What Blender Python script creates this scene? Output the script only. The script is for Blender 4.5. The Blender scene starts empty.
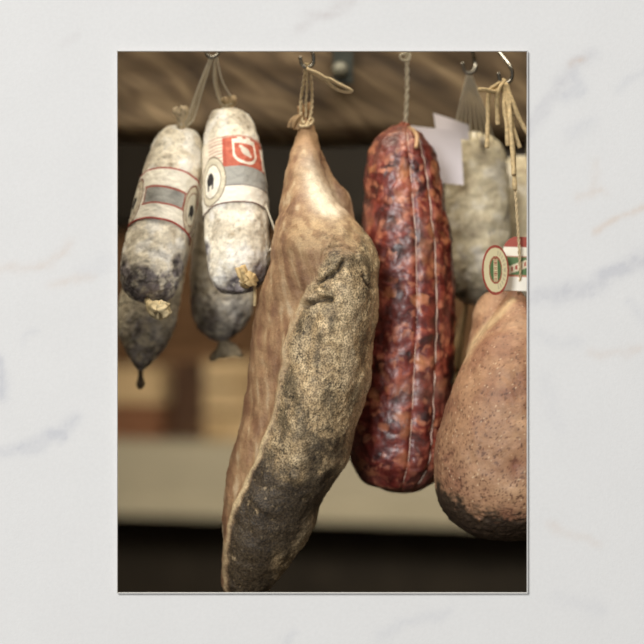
import bpy, math, random
import numpy as np
from mathutils import Vector, Matrix, noise

random.seed(7)
SC = bpy.context.scene
COL = SC.collection

# ---------------------------------------------------------------- camera, world, lights, exposure
cam_d = bpy.data.cameras.new('camera'); cam = bpy.data.objects.new('camera', cam_d); COL.objects.link(cam)
CAMY, CAMZ, SPAN = -2.0, 1.5, 0.644
cam.location = (0, CAMY, CAMZ); cam.rotation_euler = (math.pi/2, 0, 0)
cam_d.sensor_width = 36; cam_d.lens = 36*2.0/SPAN
cam_d.clip_start = 0.05; cam_d.clip_end = 50
cam_d.dof.use_dof = True; cam_d.dof.focus_distance = 1.925; cam_d.dof.aperture_fstop = 2.9
SC.camera = cam

world = bpy.data.worlds.new('world'); SC.world = world; world.use_nodes = True
world.node_tree.nodes['Background'].inputs['Color'].default_value = (1.0, 0.995, 0.985, 1)
world.node_tree.nodes['Background'].inputs['Strength'].default_value = 0.32

def area(name, loc, target, sx, sy, power, color):
    l = bpy.data.lights.new(name, 'AREA'); l.shape = 'RECTANGLE'; l.size = sx; l.size_y = sy
    l.energy = power; l.color = color
    o = bpy.data.objects.new(name, l); COL.objects.link(o); o.location = loc
    if target is not None: o.rotation_euler = (Vector(target)-Vector(loc)).to_track_quat('-Z', 'Y').to_euler()
    return o
area('window_light', (-2.3, -6.0, 3.9), (0, 0, 1.45), 2.0, 2.0, 375, (1.0, 0.995, 0.985))
area('meat_top_fill', (-0.1, 0.0, 2.33), None, 1.2, 0.14, 9, (1.0, 0.92, 0.78))  # added unseen fill, brightens the meats from above
area('counter_fill', (-0.3, 1.3, 2.33), (0.0, 2.6, 1.2), 1.0, 0.5, 30, (1.0, 0.88, 0.70))  # added unseen fill, brightens the counter and background

SC.view_settings.view_transform = 'Standard'; SC.view_settings.look = 'None'
SC.view_settings.exposure = 0.0; SC.view_settings.gamma = 1.0
SC.view_settings.use_curve_mapping = False

# ---------------------------------------------------------------- helpers
def s_of(Y): return (Y-CAMY)/2000.0                 # metres per pixel at depth Y
def P(px, py, Y): return Vector(((px-322)*s_of(Y), Y, CAMZ+(322-py)*s_of(Y)))
def pix(v):
    d = (v[1]-CAMY)/2000.0
    return 322+v[0]/d, 322-(v[2]-CAMZ)/d
def lin(c):
    r = []
    for v in c[:3]:
        v = v/255.0
        r.append(v/12.92 if v <= 0.04045 else ((v+0.055)/1.055)**2.4)
    return np.array(r)
def mixc(a, b, t):
    t = min(1.0, max(0.0, t)); return a*(1-t)+b*t
def sst(a, b, x):
    t = min(1.0, max(0.0, (x-a)/(b-a))); return t*t*(3-2*t)
def fbm(p, sc, oc=4, off=0.0):
    return noise.fractal(Vector((p[0]*sc+off, p[1]*sc+off*1.7, p[2]*sc-off)), 1.0, 2.0, oc)
def N(p, sc, off=0.0):
    return noise.noise(Vector((p[0]*sc+off, p[1]*sc+off*1.7, p[2]*sc-off)))
def interp(rows, q):
    """rows: [(key, a, b, ...)], Catmull-Rom in index, keyed linearly"""
    n = len(rows)
    if q <= rows[0][0]: return rows[0][1:]
    if q >= rows[-1][0]: return rows[-1][1:]
    for i in range(n-1):
        if rows[i][0] <= q <= rows[i+1][0]: break
    t = (q-rows[i][0])/(rows[i+1][0]-rows[i][0])
    a = rows[max(i-1, 0)]; b = rows[i]; c = rows[i+1]; d = rows[min(i+2, n-1)]
    out = []
    for k in range(1, len(b)):
        h = c[0]-b[0]
        m0 = (c[k]-a[k])/max(1e-9, c[0]-a[0])*h; m1 = (d[k]-b[k])/max(1e-9, d[0]-b[0])*h
        out.append((2*t**3-3*t*t+1)*b[k]+(t**3-2*t*t+t)*m0+(-2*t**3+3*t*t)*c[k]+(t**3-t*t)*m1)
    return out
def segd(x, y, ax, ay, bx, by):
    dx, dy = bx-ax, by-ay
    t = ((x-ax)*dx+(y-ay)*dy)/(dx*dx+dy*dy+1e-9); t = min(1, max(0, t))
    return math.hypot(x-ax-t*dx, y-ay-t*dy)
def polyd(x, y, pts):
    return min(segd(x, y, *pts[i], *pts[i+1]) for i in range(len(pts)-1))

class MB:
    def __init__(s): s.v = []; s.f = []
    def add(s, v, f):
        o = len(s.v); s.v += [Vector(a) for a in v]; s.f += [tuple(i+o for i in q) for q in f]; return s
    def box(s, c, d, rz=0.0):
        m = Matrix.Rotation(rz, 3, 'Z'); h = [x/2 for x in d]
        v = [Vector(c)+m@Vector((x*h[0], y*h[1], z*h[2])) for x in (-1, 1) for y in (-1, 1) for z in (-1, 1)]
        return s.add(v, [(0,1,3,2),(4,6,7,5),(0,4,5,1),(2,3,7,6),(0,2,6,4),(1,5,7,3)])
    def tube(s, pts, r, seg=8, closed=False):
        pts = [Vector(p) for p in pts]; n = len(pts)
        rr = r if hasattr(r, '__len__') else [r]*n
        T = []
        for i in range(n):
            if closed: t = pts[(i+1) % n]-pts[i-1]
            else: t = pts[min(i+1, n-1)]-pts[max(i-1, 0)]
            T.append(t.normalized() if t.length > 1e-9 else Vector((0, 0, 1)))
        up = Vector((0, -1, 0)) if abs(T[0].y) < 0.9 else Vector((0, 0, 1))
        nrm = (up-up.dot(T[0])*T[0]).normalized(); v = []; f = []
        for i in range(n):
            nrm = (nrm-nrm.dot(T[i])*T[i]).normalized(); b = T[i].cross(nrm)
            for k in range(seg):
                a = 2*math.pi*k/seg
                v.append(pts[i]+rr[i]*(math.cos(a)*nrm+math.sin(a)*b))
        m = n if closed else n-1
        for i in range(m):
            j = (i+1) % n
            for k in range(seg):
                k2 = (k+1) % seg
                f.append((i*seg+k, i*seg+k2, j*seg+k2, j*seg+k))
        if not closed:
            f.append(tuple(range(seg-1, -1, -1))); f.append(tuple((n-1)*seg+k for k in range(seg)))
        return s.add(v, f)
    def cord(s, pts, r, pitch=0.012, strands=2, seg=6):
        """real twisted strands around a smooth path"""
        pts = smooth(pts, 0.0012); L = 0; hel = [[] for _ in range(strands)]
        for i, p in enumerate(pts):
            if i: L += (p-pts[i-1]).length
            t = (pts[min(i+1, len(pts)-1)]-pts[max(i-1, 0)]).normalized()
            a = Vector((0, -1, 0)); a = a-a.dot(t)*t
            if a.length < 1e-4: a = Vector((1, 0, 0))
            a.normalize(); b = t.cross(a)
            for k in range(strands):
                w = 2*math.pi*(L/pitch+k/strands)
                hel[k].append(p+0.52*r*(math.cos(w)*a+math.sin(w)*b))
        for h in hel: s.tube(h, r*0.58, seg)
        return s
    def lathe(s, c, prof, seg=24, axis='Z'):
        v = []; f = []
        for (r, h) in prof:
            for k in range(seg):
                a = 2*math.pi*k/seg
                q = Vector((r*math.cos(a), r*math.sin(a), h))
                if axis == 'Y': q = Vector((q.x, -q.z, q.y))
                v.append(Vector(c)+q)
        for i in range(len(prof)-1):
            for k in range(seg):
                k2 = (k+1) % seg
                f.append((i*seg+k, i*seg+k2, (i+1)*seg+k2, (i+1)*seg+k))
        f.append(tuple(range(seg-1, -1, -1))); f.append(tuple((len(prof)-1)*seg+k for k in range(seg)))
        return s.add(v, f)
    def build(s, name, mat, parent=None, loc=None, col=None, flat=False):
        base = Vector(loc) if loc is not None else (parent['_w'] if parent is not None else Vector((0, 0, 0)))
        if parent is not None: base = Vector(parent['_w'])
        me = bpy.data.meshes.new(name)
        me.from_pydata([tuple(p-base) for p in s.v], [], s.f); me.update()
        if not flat: me.shade_smooth()
        if col is not None: setcol(me, col)
        me.materials.append(mat)
        o = bpy.data.objects.new(name, me); COL.objects.link(o)
        if parent is not None: o.parent = parent
        else: o.location = base
        o['_w'] = tuple(base)
        return o
def setcol(me, col):
    at = me.color_attributes.new('Col', 'FLOAT_COLOR', 'POINT')
    a = np.ones((len(me.vertices), 4), dtype=np.float32); c = np.array(col); a[:, :c.shape[1]] = c
    at.data.foreach_set('color', a.ravel())
def smooth(pts, step=0.002):
    pts = [Vector(p) for p in pts]; n = len(pts); out = []
    for i in range(n-1):
        a = pts[max(i-1, 0)]; b = pts[i]; c = pts[i+1]; d = pts[min(i+2, n-1)]
        m = max(2, int((c-b).length/step))
        for k in range(m):
            t = k/m
            out.append(0.5*((2*b)+(-a+c)*t+(2*a-5*b+4*c-d)*t*t+(-a+3*b-3*c+d)*t**3))
    out.append(pts[-1]); return out
def thing(name, loc, label, cat, group=None):
    o = bpy.data.objects.new(name, None); COL.objects.link(o); o.location = loc; o.empty_display_size = 0.03
    o['_w'] = tuple(loc); return tag(o, label, cat, group)
def tag(o, label, cat, group=None, kind=None):
    o['label'] = label; o['category'] = cat
    if group: o['group'] = group
    if kind: o['kind'] = kind
    return o

# ---------------------------------------------------------------- materials
def mat(name, base=(128, 128, 128), rough=0.6, use_col=False, detail=None, bump=None, spec=0.4, metal=0.0,
        coat=0.0, sss=0.0, grain=None):
    """detail: (scale, darkest factor, lo, hi); grain: second finer layer the same way; bump: [(scale, dist)]"""
    m = bpy.data.materials.new(name); m.use_nodes = True; nt = m.node_tree; b = nt.nodes['Principled BSDF']
    b.inputs['Roughness'].default_value = rough; b.inputs['Specular IOR Level'].default_value = spec
    b.inputs['Metallic'].default_value = metal; b.inputs['Coat Weight'].default_value = coat
    b.inputs['Coat Roughness'].default_value = 0.25
    if sss:
        b.inputs['Subsurface Weight'].default_value = sss; b.inputs['Subsurface Radius'].default_value = (0.006, 0.003, 0.002)
        b.inputs['Subsurface Scale'].default_value = 0.6
    tc = nt.nodes.new('ShaderNodeTexCoord')
    if use_col:
        a = nt.nodes.new('ShaderNodeVertexColor'); a.layer_name = 'Col'; c = a.outputs['Color']
    else:
        a = nt.nodes.new('ShaderNodeRGB'); a.outputs[0].default_value = (*lin(base), 1); c = a.outputs[0]
    for d in (detail, grain):
        if not d: continue
        n = nt.nodes.new('ShaderNodeTexNoise'); n.inputs['Scale'].default_value = d[0]; n.inputs['Detail'].default_value = 6
        nt.links.new(tc.outputs['Object'], n.inputs['Vector'])
        mr = nt.nodes.new('ShaderNodeMapRange'); mr.inputs['From Min'].default_value = d[2]; mr.inputs['From Max'].default_value = d[3]
        mr.inputs['To Min'].default_value = d[1]; mr.inputs['To Max'].default_value = d[4] if len(d) > 4 else 1.0
        nt.links.new(n.outputs['Fac'], mr.inputs['Value'])
        v = nt.nodes.new('ShaderNodeVectorMath'); v.operation = 'SCALE'
        nt.links.new(c, v.inputs[0]); nt.links.new(mr.outputs['Result'], v.inputs['Scale']); c = v.outputs[0]
    nt.links.new(c, b.inputs['Base Color'])
    prev = None
    for sc, dist in (bump or []):
        n = nt.nodes.new('ShaderNodeTexNoise'); n.inputs['Scale'].default_value = sc; n.inputs['Detail'].default_value = 5
        nt.links.new(tc.outputs['Object'], n.inputs['Vector'])
        bp = nt.nodes.new('ShaderNodeBump'); bp.inputs['Distance'].default_value = dist; bp.inputs['Strength'].default_value = 1.0
        nt.links.new(n.outputs['Fac'], bp.inputs['Height'])
        if prev: nt.links.new(prev, bp.inputs['Normal'])
        prev = bp.outputs['Normal']
    if prev: nt.links.new(prev, b.inputs['Normal'])
    return m

M_marble = mat('marble', rough=0.7, use_col=True, bump=[(500, 0.00018)], detail=(260, 0.975, 0.35, 0.65), spec=0.25)
M_card = mat('card_edge', (214, 213, 210), 0.8)
M_ham = mat('ham_rind', rough=0.55, use_col=True, detail=(560, 0.52, 0.40, 0.60, 1.30), bump=[(90, 0.0005), (600, 0.0008)], spec=0.35)
def add_mask(m):
    nt = m.node_tree; vc = [n for n in nt.nodes if n.type == 'VERTEX_COLOR'][0]; mr = [n for n in nt.nodes if n.type == 'MAP_RANGE'][0]
    sc = mr.outputs[0].links[0].to_socket
    s = nt.nodes.new('ShaderNodeMapRange'); s.inputs['To Min'].default_value = .22; s.inputs['To Max'].default_value = 1.0
    nt.links.new(vc.outputs['Alpha'], s.inputs['Value'])
    x = nt.nodes.new('ShaderNodeMix'); x.data_type = 'FLOAT'; x.inputs['A'].default_value = 1.0
    nt.links.new(s.outputs[0], x.inputs['Factor']); nt.links.new(mr.outputs[0], x.inputs['B']); nt.links.new(x.outputs['Result'], sc)
add_mask(M_ham)
M_skin = mat('ham_skin', rough=0.52, use_col=True, detail=(200, 0.85, 0.36, 0.62, 1.05), bump=[(110, 0.0010), (500, 0.0004)], spec=0.35)
M_mould = mat('mould_casing', rough=0.85, use_col=True, detail=(330, 0.85, 0.38, 0.6, 1.04), bump=[(130, 0.0010), (420, 0.0005)], spec=0.15)
M_tail = mat('casing_tail', rough=0.6, use_col=True, bump=[(300, 0.0006)], spec=0.3)
M_paper = mat('label_paper', rough=0.6, use_col=True, spec=0.3)
M_cord = mat('cord', (208, 186, 146), 0.85, detail=(700, 0.7, 0.35, 0.65, 1.1), bump=[(900, 0.0004)])
M_cordp = mat('pale_cord', (215, 205, 180), 0.85, detail=(700, 0.75, 0.35, 0.65, 1.1))
M_raffia = mat('raffia', (194, 170, 126), 0.7, detail=(300, 0.65, 0.35, 0.65, 1.1))
M_iron = mat('dark_iron', (78, 82, 78), 0.55, metal=0.6, detail=(60, 0.6, 0.3, 0.7))
M_steel = mat('hook_steel', (138, 134, 124), 0.25, metal=1.0)
M_price = mat('price_card', (243, 236, 240), 0.5)
M_fascia = mat('pale_counter', (182, 175, 154), 0.55, detail=(9, 0.9, 0.3, 0.7))
M_darkwood = mat('dark_wood', (56, 50, 42), 0.6, detail=(14, 0.6, 0.3, 0.7))

def wood(name, cols, scale=(1.2, 9, 9), rot=0.0, bumpd=0.003, rough=0.75):
    m = bpy.data.materials.new(name); m.use_nodes = True; nt = m.node_tree; b = nt.nodes['Principled BSDF']
    b.inputs['Roughness'].default_value = rough; b.inputs['Specular IOR Level'].default_value = 0.25
    tc = nt.nodes.new('ShaderNodeTexCoord'); mp = nt.nodes.new('ShaderNodeMapping')
    mp.inputs['Rotation'].default_value = (0, rot, 0); mp2 = nt.nodes.new('ShaderNodeMapping'); mp2.inputs['Scale'].default_value = scale
    nt.links.new(tc.outputs['Object'], mp.inputs['Vector']); nt.links.new(mp.outputs[0], mp2.inputs['Vector'])
    n = nt.nodes.new('ShaderNodeTexNoise'); n.inputs['Scale'].default_value = 3.0; n.inputs['Detail'].default_value = 7
    n.inputs['Distortion'].default_value = 0.6
    nt.links.new(mp2.outputs[0], n.inputs['Vector'])
    cr = nt.nodes.new('ShaderNodeValToRGB'); e = cr.color_ramp.elements
    e[0].position = 0.3; e[0].color = (*lin(cols[0]), 1); e[1].position = 0.72; e[1].color = (*lin(cols[-1]), 1)
    for i, c in enumerate(cols[1:-1]):
        k = e.new(0.3+0.42*(i+1)/(len(cols)-1)); k.color = (*lin(c), 1)
    nt.links.new(n.outputs['Fac'], cr.inputs[0]); nt.links.new(cr.outputs[0], b.inputs['Base Color'])
    bp = nt.nodes.new('ShaderNodeBump'); bp.inputs['Distance'].default_value = bumpd
    nt.links.new(n.outputs['Fac'], bp.inputs['Height']); nt.links.new(bp.outputs[0], b.inputs['Normal'])
    return m
M_beam = wood('beam_wood', [(56, 45, 34), (96, 80, 61), (146, 126, 98)], (2.5, 4, 12), math.radians(-32), 0.002)
M_brown = wood('brown_board', [(102, 76, 54), (130, 98, 70), (154, 120, 88)])
M_tan = wood('tan_board', [(168, 142, 106), (204, 178, 138), (222, 200, 162)])
M_red = wood('reddish_board', [(104, 72, 54), (130, 90, 66), (150, 112, 84)])
M_umber = wood('umber_board', [(58, 42, 32), (78, 57, 44), (98, 72, 54)])

# red salami: lean meat with fat chunks under a glossy casing
def red_meat():
    m = bpy.data.materials.new('red_salami_meat'); m.use_nodes = True; nt = m.node_tree; L = nt.links.new; b = nt.nodes['Principled BSDF']
    b.inputs['Roughness'].default_value = 0.42; b.inputs['Coat Weight'].default_value = 0.3; b.inputs['Coat Roughness'].default_value = 0.28
    b.inputs['Specular IOR Level'].default_value = 0.5
    tc = nt.nodes.new('ShaderNodeTexCoord')
    nd = nt.nodes.new('ShaderNodeTexNoise'); nd.inputs['Scale'].default_value = 55; nd.inputs['Detail'].default_value = 4
    L(tc.outputs['Object'], nd.inputs['Vector'])
    su = nt.nodes.new('ShaderNodeVectorMath'); su.operation = 'SUBTRACT'; su.inputs[1].default_value = (0.5, 0.5, 0.5); L(nd.outputs['Color'], su.inputs[0])
    sc = nt.nodes.new('ShaderNodeVectorMath'); sc.operation = 'SCALE'; sc.inputs['Scale'].default_value = 0.026; L(su.outputs[0], sc.inputs[0])
    ad = nt.nodes.new('ShaderNodeVectorMath'); ad.operation = 'ADD'; L(tc.outputs['Object'], ad.inputs[0]); L(sc.outputs[0], ad.inputs[1])
    def vor(scale, thr, soft):
        v = nt.nodes.new('ShaderNodeTexVoronoi'); v.inputs['Scale'].default_value = scale; L(ad.outputs[0], v.inputs['Vector'])
        sp = nt.nodes.new('ShaderNodeSeparateColor'); L(v.outputs['Color'], sp.inputs[0])
        g = nt.nodes.new('ShaderNodeMath'); g.operation = 'GREATER_THAN'; g.inputs[1].default_value = thr; L(sp.outputs[0], g.inputs[0])
        mr = nt.nodes.new('ShaderNodeMapRange'); mr.inputs['From Min'].default_value = soft; mr.inputs['From Max'].default_value = soft*0.1
        L(v.outputs['Distance'], mr.inputs['Value'])
        mu = nt.nodes.new('ShaderNodeMath'); mu.operation = 'MULTIPLY'; L(g.outputs[0], mu.inputs[0]); L(mr.outputs['Result'], mu.inputs[1])
        return mu.outputs[0]
    n1 = nt.nodes.new('ShaderNodeTexNoise'); n1.inputs['Scale'].default_value = 58; n1.inputs['Detail'].default_value = 6; n1.inputs['Roughness'].default_value = 0.6
    L(ad.outputs[0], n1.inputs['Vector'])
    cr = nt.nodes.new('ShaderNodeValToRGB'); e = cr.color_ramp.elements
    e[0].position = 0.33; e[0].color = (*lin((44, 20, 17)), 1); e[1].position = 0.68; e[1].color = (*lin((172, 92, 68)), 1)
    k = e.new(0.44); k.color = (*lin((86, 30, 24)), 1); k = e.new(0.56); k.color = (*lin((120, 47, 37)), 1)
    L(n1.outputs['Fac'], cr.inputs[0])
    def mix(fac, a, col, amt):
        x = nt.nodes.new('ShaderNodeMath'); x.operation = 'MULTIPLY'; x.inputs[1].default_value = amt; L(fac, x.inputs[0])
        q = nt.nodes.new('ShaderNodeMix'); q.data_type = 'RGBA'; L(x.outputs[0], q.inputs['Factor']); L(a, q.inputs['A'])
        q.inputs['B'].default_value = (*lin(col), 1); return q.outputs['Result']
    c = mix(vor(64, 0.82, 0.8), cr.outputs[0], (208, 138, 90), 0.75)
    c = mix(vor(130, 0.72, 0.8), c, (204, 132, 98), 0.75)
    c = mix(vor(75, 0.90, 0.6), c, (70, 36, 34), 0.6)
    n2 = nt.nodes.new('ShaderNodeTexNoise'); n2.inputs['Scale'].default_value = 16; n2.inputs['Detail'].default_value = 5; L(tc.outputs['Object'], n2.inputs['Vector'])
    mr = nt.nodes.new('ShaderNodeMapRange'); mr.inputs['From Min'].default_value = 0.5; mr.inputs['From Max'].default_value = 0.75; L(n2.outputs['Fac'], mr.inputs['Value'])
    c = mix(mr.outputs['Result'], c, (156, 108, 90), 0.75)
    a = nt.nodes.new('ShaderNodeVertexColor'); a.layer_name = 'Col'
    mu = nt.nodes.new('ShaderNodeMix'); mu.data_type = 'RGBA'; mu.blend_type = 'MULTIPLY'; mu.inputs['Factor'].default_value = 1
    L(c, mu.inputs['A']); L(a.outputs['Color'], mu.inputs['B']); L(mu.outputs['Result'], b.inputs['Base Color'])
    bp = nt.nodes.new('ShaderNodeBump'); bp.inputs['Distance'].default_value = 0.0022; L(n1.outputs['Fac'], bp.inputs['Height'])
    L(bp.outputs[0], b.inputs['Normal'])
    return m
M_redmeat = red_meat()

# ---------------------------------------------------------------- the setting
OX0, OX1, OZ0, OZ1 = [None]*4
YF = -0.088
def wx(px): return (px-322)*s_of(YF)
def wz(py): return CAMZ+(322-py)*s_of(YF)
HX0, HX1, HZ0, HZ1 = wx(117.6), wx(526.8), wz(592.4), wz(51.6)
W = 1.7; H = 2.45
VEINS = [ # (polyline px, width px, strength, brown 0..1)
    ([(0, 271), (25, 268), (48, 262), (70, 243)], 6, .55, .8), ([(50, 283), (68, 281), (90, 276)], 5, .45, .9),
    ([(0, 360), (3, 395)], 6, 1.2, .0), ([(0, 452), (30, 447), (52, 436), (75, 420)], 7, .9, .0), ([(50, 430), (62, 440)], 6, 1.0, 0),
    ([(85, 270), (110, 262)], 9, .35, 0), ([(24, 345), (35, 330)], 4, .5, 0),
    ([(528, 130), (545, 105), (560, 85), (578, 62), (592, 55)], 7, .85, .1), ([(572, 64), (583, 60)], 4, 1.1, .6),
    ([(576, 78), (580, 88), (566, 95)], 6, .8, .0), ([(594, 160), (596, 190)], 5, .3, .9), ([(578, 195), (605, 193)], 4, .5, .9),
    ([(596, 232), (620, 218), (644, 206)], 4, .8, .9), ([(535, 296), (570, 292), (600, 284), (620, 268), (644, 260)], 9, 1.0, .05),
    ([(605, 276), (618, 268)], 6, 1.1, 0), ([(570, 135), (590, 122)], 8, .4, 0), ([(590, 352), (604, 356), (640, 350)], 4, .5, .8),
    ([(548, 525), (580, 538), (600, 545)], 4, .5, .8), ([(538, 330), (560, 345), (580, 342)], 6, .35, 0),
    ([(300, 28), (330, 12), (352, 0)], 6, .7, .3), ([(305, 12), (330, 16)], 4, .5, .3), ([(66, 42), (78, 36)], 4, .4, .3),
    ([(380, 636), (410, 622), (450, 612)], 6, .5, 0), ([(284, 640), (292, 634)], 4, .6, 0), ([(618, 90), (644, 70)], 6, .4, 0),
    ([(630, 300), (644, 320)], 5, .4, 0), ([(560, 600), (600, 610)], 8, .3, 0), ([(545, 380), (560, 430)], 7, .25, 0)]
def build_marble():
    xs = list(np.linspace(-W, -0.33, 24))+list(np.arange(-0.325, HX0-0.001, 0.0032))+[HX0]
    xs += list(np.arange(HX0+0.0032, HX1-0.001, 0.0032))+[HX1]+list(np.arange(HX1+0.0032, 0.325, 0.0032))+list(np.linspace(0.33, W, 24))
    zs = list(np.linspace(0, 1.16, 20))+list(np.arange(1.165, HZ0-0.001, 0.0032))+[HZ0]
    zs += list(np.arange(HZ0+0.0032, HZ1-0.001, 0.0032))+[HZ1]+list(np.arange(HZ1+0.0032, 1.83, 0.0032))+list(np.linspace(1.835, H, 12))
    nx, nz = len(xs), len(zs); T = 0.008
    V = [(x, YF, z) for z in zs for x in xs]; F = []
    bx = lambda x: x if abs(x-HX0) > 1e-9 and abs(x-HX1) > 1e-9 else x
    inh = lambda i, j: HX0-1e-6 < (xs[i]+xs[i+1])/2 < HX1+1e-6 and HZ0-1e-6 < (zs[j]+zs[j+1])/2 < HZ1+1e-6
    for j in range(nz-1):
        for i in range(nx-1):
            if not inh(i, j):
                F.append((j*nx+i, j*nx+i+1, (j+1)*nx+i+1, (j+1)*nx+i))
    o = len(V); e = 0.010      # back face, its opening cut back to a bevel
    bxs = [-W, HX0-e, HX1+e, W]; bzs = [0, HZ0-e, HZ1+e, H]
    V += [(x, YF+T, z) for z in bzs for x in bxs]
    for j in range(3):
        for i in range(3):
            if not (i == 1 and j == 1): F.append((o+j*4+i, o+(j+1)*4+i, o+(j+1)*4+i+1, o+j*4+i+1))
    q = len(V); V += [(HX0, YF, HZ0), (HX1, YF, HZ0), (HX1, YF, HZ1), (HX0, YF, HZ1)]
    c = [o+5, o+6, o+10, o+9]
    for k in range(4): F.append((q+k, q+(k+1) % 4, c[(k+1) % 4], c[k]))
    r = len(V); V += [(-W, YF, 0), (W, YF, 0), (W, YF, H), (-W, YF, H)]; c = [o, o+3, o+15, o+12]
    for k in range(4): F.append((r+k, c[k], c[(k+1) % 4], r+(k+1) % 4))
    cols = []
    base = lin((224, 223, 221)); grey = lin((196, 197, 202)); brn = lin((216, 196, 178))
    for v in V:
        px, py = pix(v)
        wob = 5*fbm((px, py, 0), 0.05, 3); wob2 = 5*fbm((px, py, 9), 0.05, 3)
        c = base*(1+0.012*fbm((px, py, 3), 0.02, 4)); g = 0; b = 0
        if -20 < px < 664 and -20 < py < 664:
            for pts, w, st, br in VEINS:
                d = polyd(px+wob, py+wob2, pts)
                a = st*math.exp(-(d/w)**2)*(0.45+0.9*abs(fbm((px, py, 5), 0.11, 4))+0.25)
                g += a*(1-br); b += a*br
        c = mixc(c, grey, min(0.7, g*0.55)); c = mixc(c, brn, min(0.6, b*0.55))
        cols.append(c)
    m = MB(); m.add(V, F); w = m.build('wall_front', M_marble, col=cols, flat=True)
    w['kind'] = 'structure'; w['label'] = 'white marble slab with faint grey and brown veins around the opening'
    return w
build_marble()
# raised card edge around the opening
m = MB(); bw = 0.0006; dp = 0.005
yc = YF-dp/2
m.box(((HX0+HX1)/2, yc, HZ1+bw/2-0.0002), (HX1-HX0+2*bw-0.0004, dp, bw)); m.box(((HX0+HX1)/2, yc, HZ0-bw/2+0.0002), (HX1-HX0+2*bw-0.0004, dp, bw))
m.box((HX0-bw/2+0.0002, yc, (HZ0+HZ1)/2), (bw, dp, HZ1-HZ0)); m.box((HX1+bw/2-0.0002, yc, (HZ0+HZ1)/2), (bw, dp, HZ1-HZ0))
tag(m.build('postcard_edge', M_card, loc=((HX0+HX1)/2, YF, HZ0), flat=True), 'thin white raised card edge bordering the picture on the white marble', 'postcard')

def struct(name, c, d, mt):
    o = MB().box(c, d).build(name, mt, loc=c, flat=True); o['kind'] = 'structure'; return o
M_floor = mat('floor_tiles', (96, 84, 70), 0.7, detail=(5, 0.7, 0.3, 0.7))
M_plas = mat('dim_plaster', (92, 78, 62), 0.9, detail=(4, 0.8, 0.3, 0.7))
YB = 4.1
struct('floor', (0, (YF+YB)/2, -0.05), (2*W, YB-YF, 0.1), M_floor)
struct('ceiling', (0, (YF+YB)/2, H+0.05), (2*W, YB-YF, 0.1), M_plas)
struct('wall_left', (-W-0.05, (YF+YB)/2, H/2), (0.1, YB-YF, H), M_plas)
struct('wall_right', (W+0.05, (YF+YB)/2, H/2), (0.1, YB-YF, H), M_plas)
struct('wall_back', (0, YB+0.05, H/2), (2*W+0.2, 0.1, H), M_plas)

# wooden beam
def build_beam():
    V = []; F = []; nx = 200; prof = []
    y0, y1, z0, z1 = 0.315, 0.46, P(0, 139, 0.315).z, 2.02
    ring = []
    def seg(a, b, n): return [(a[0]+(b[0]-a[0])*k/n, a[1]+(b[1]-a[1])*k/n) for k in range(n)]
    r = 0.012
    ring += seg((y0, z1-r), (y0, z0+r), 40)+[(y0+r*.3, z0+r*.3)]+seg((y0+r, z0), (y1-r, z0), 12)+[(y1-r*.3, z0+r*.3)]+seg((y1, z0+r), (y1, z1-r), 16)+[(y1-r*.3, z1-r*.3)]+seg((y1-r, z1), (y0+r, z1), 12)+[(y0+r*.3, z1-r*.3)]
    n = len(ring)
    for i in range(nx+1):
        x = -W+2*W*i/nx
        for y, z in ring:
            zz = z-0.012*x*1.6
            d = 0.006*fbm((x*0.35, y, zz), 14, 4)
            V.append((x, y+d, zz+0.004*fbm((x, y, z), 9, 3, 4)))
    for i in range(nx):
        for k in range(n): F.append((i*n+k, (i+1)*n+k, (i+1)*n+(k+1) % n, i*n+(k+1) % n))
    F.append(tuple(range(n))); F.append(tuple(nx*n+k for k in range(n-1, -1, -1)))
    o = MB().add(V, F).build('wooden_beam', M_beam, loc=(0, 0.38, 1.86))
    return tag(o, 'rough brown wooden beam running behind the hanging meats', 'beam', kind='structure')
build_beam()

# iron strap with round bolt
t = thing('iron_strap', P(343, 60, 0.305), 'dark iron strap with a domed round bolt on the wooden beam', 'bracket')
pc = P(343, 40, 0.303)
MB().box(pc, (0.021*1.1, 0.006, 0.10)).build('strap_plate', M_iron, t, flat=True)
MB().lathe(P(340, 70, 0.300), [(0.0095, 0), (0.0092, 0.003), (0.0075, 0.006), (0.004, 0.008), (0.0008, 0.0086)], 24, 'Y').build('bolt', mat('bolt_steel', (128, 126, 112), 0.5, metal=0.3), t)

# iron rail for the hooks, above the opening
RZ = P(0, 22, 0.06).z
t = thing('hanging_rail', (0, 0.315, RZ), 'iron rail above the meats carrying the hooks', 'rail')
MB().tube([(-0.45, 0.06, RZ), (0.45, 0.06, RZ)], 0.006, 12).build('rod', M_iron, t)
for sx in (-0.42, 0.42):
    MB().tube(smooth([(sx, 0.06, RZ), (sx, 0.18, RZ+0.004), (sx, 0.32, RZ)], 0.01), 0.005, 8).build('bracket_arm', M_iron, t)

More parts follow.
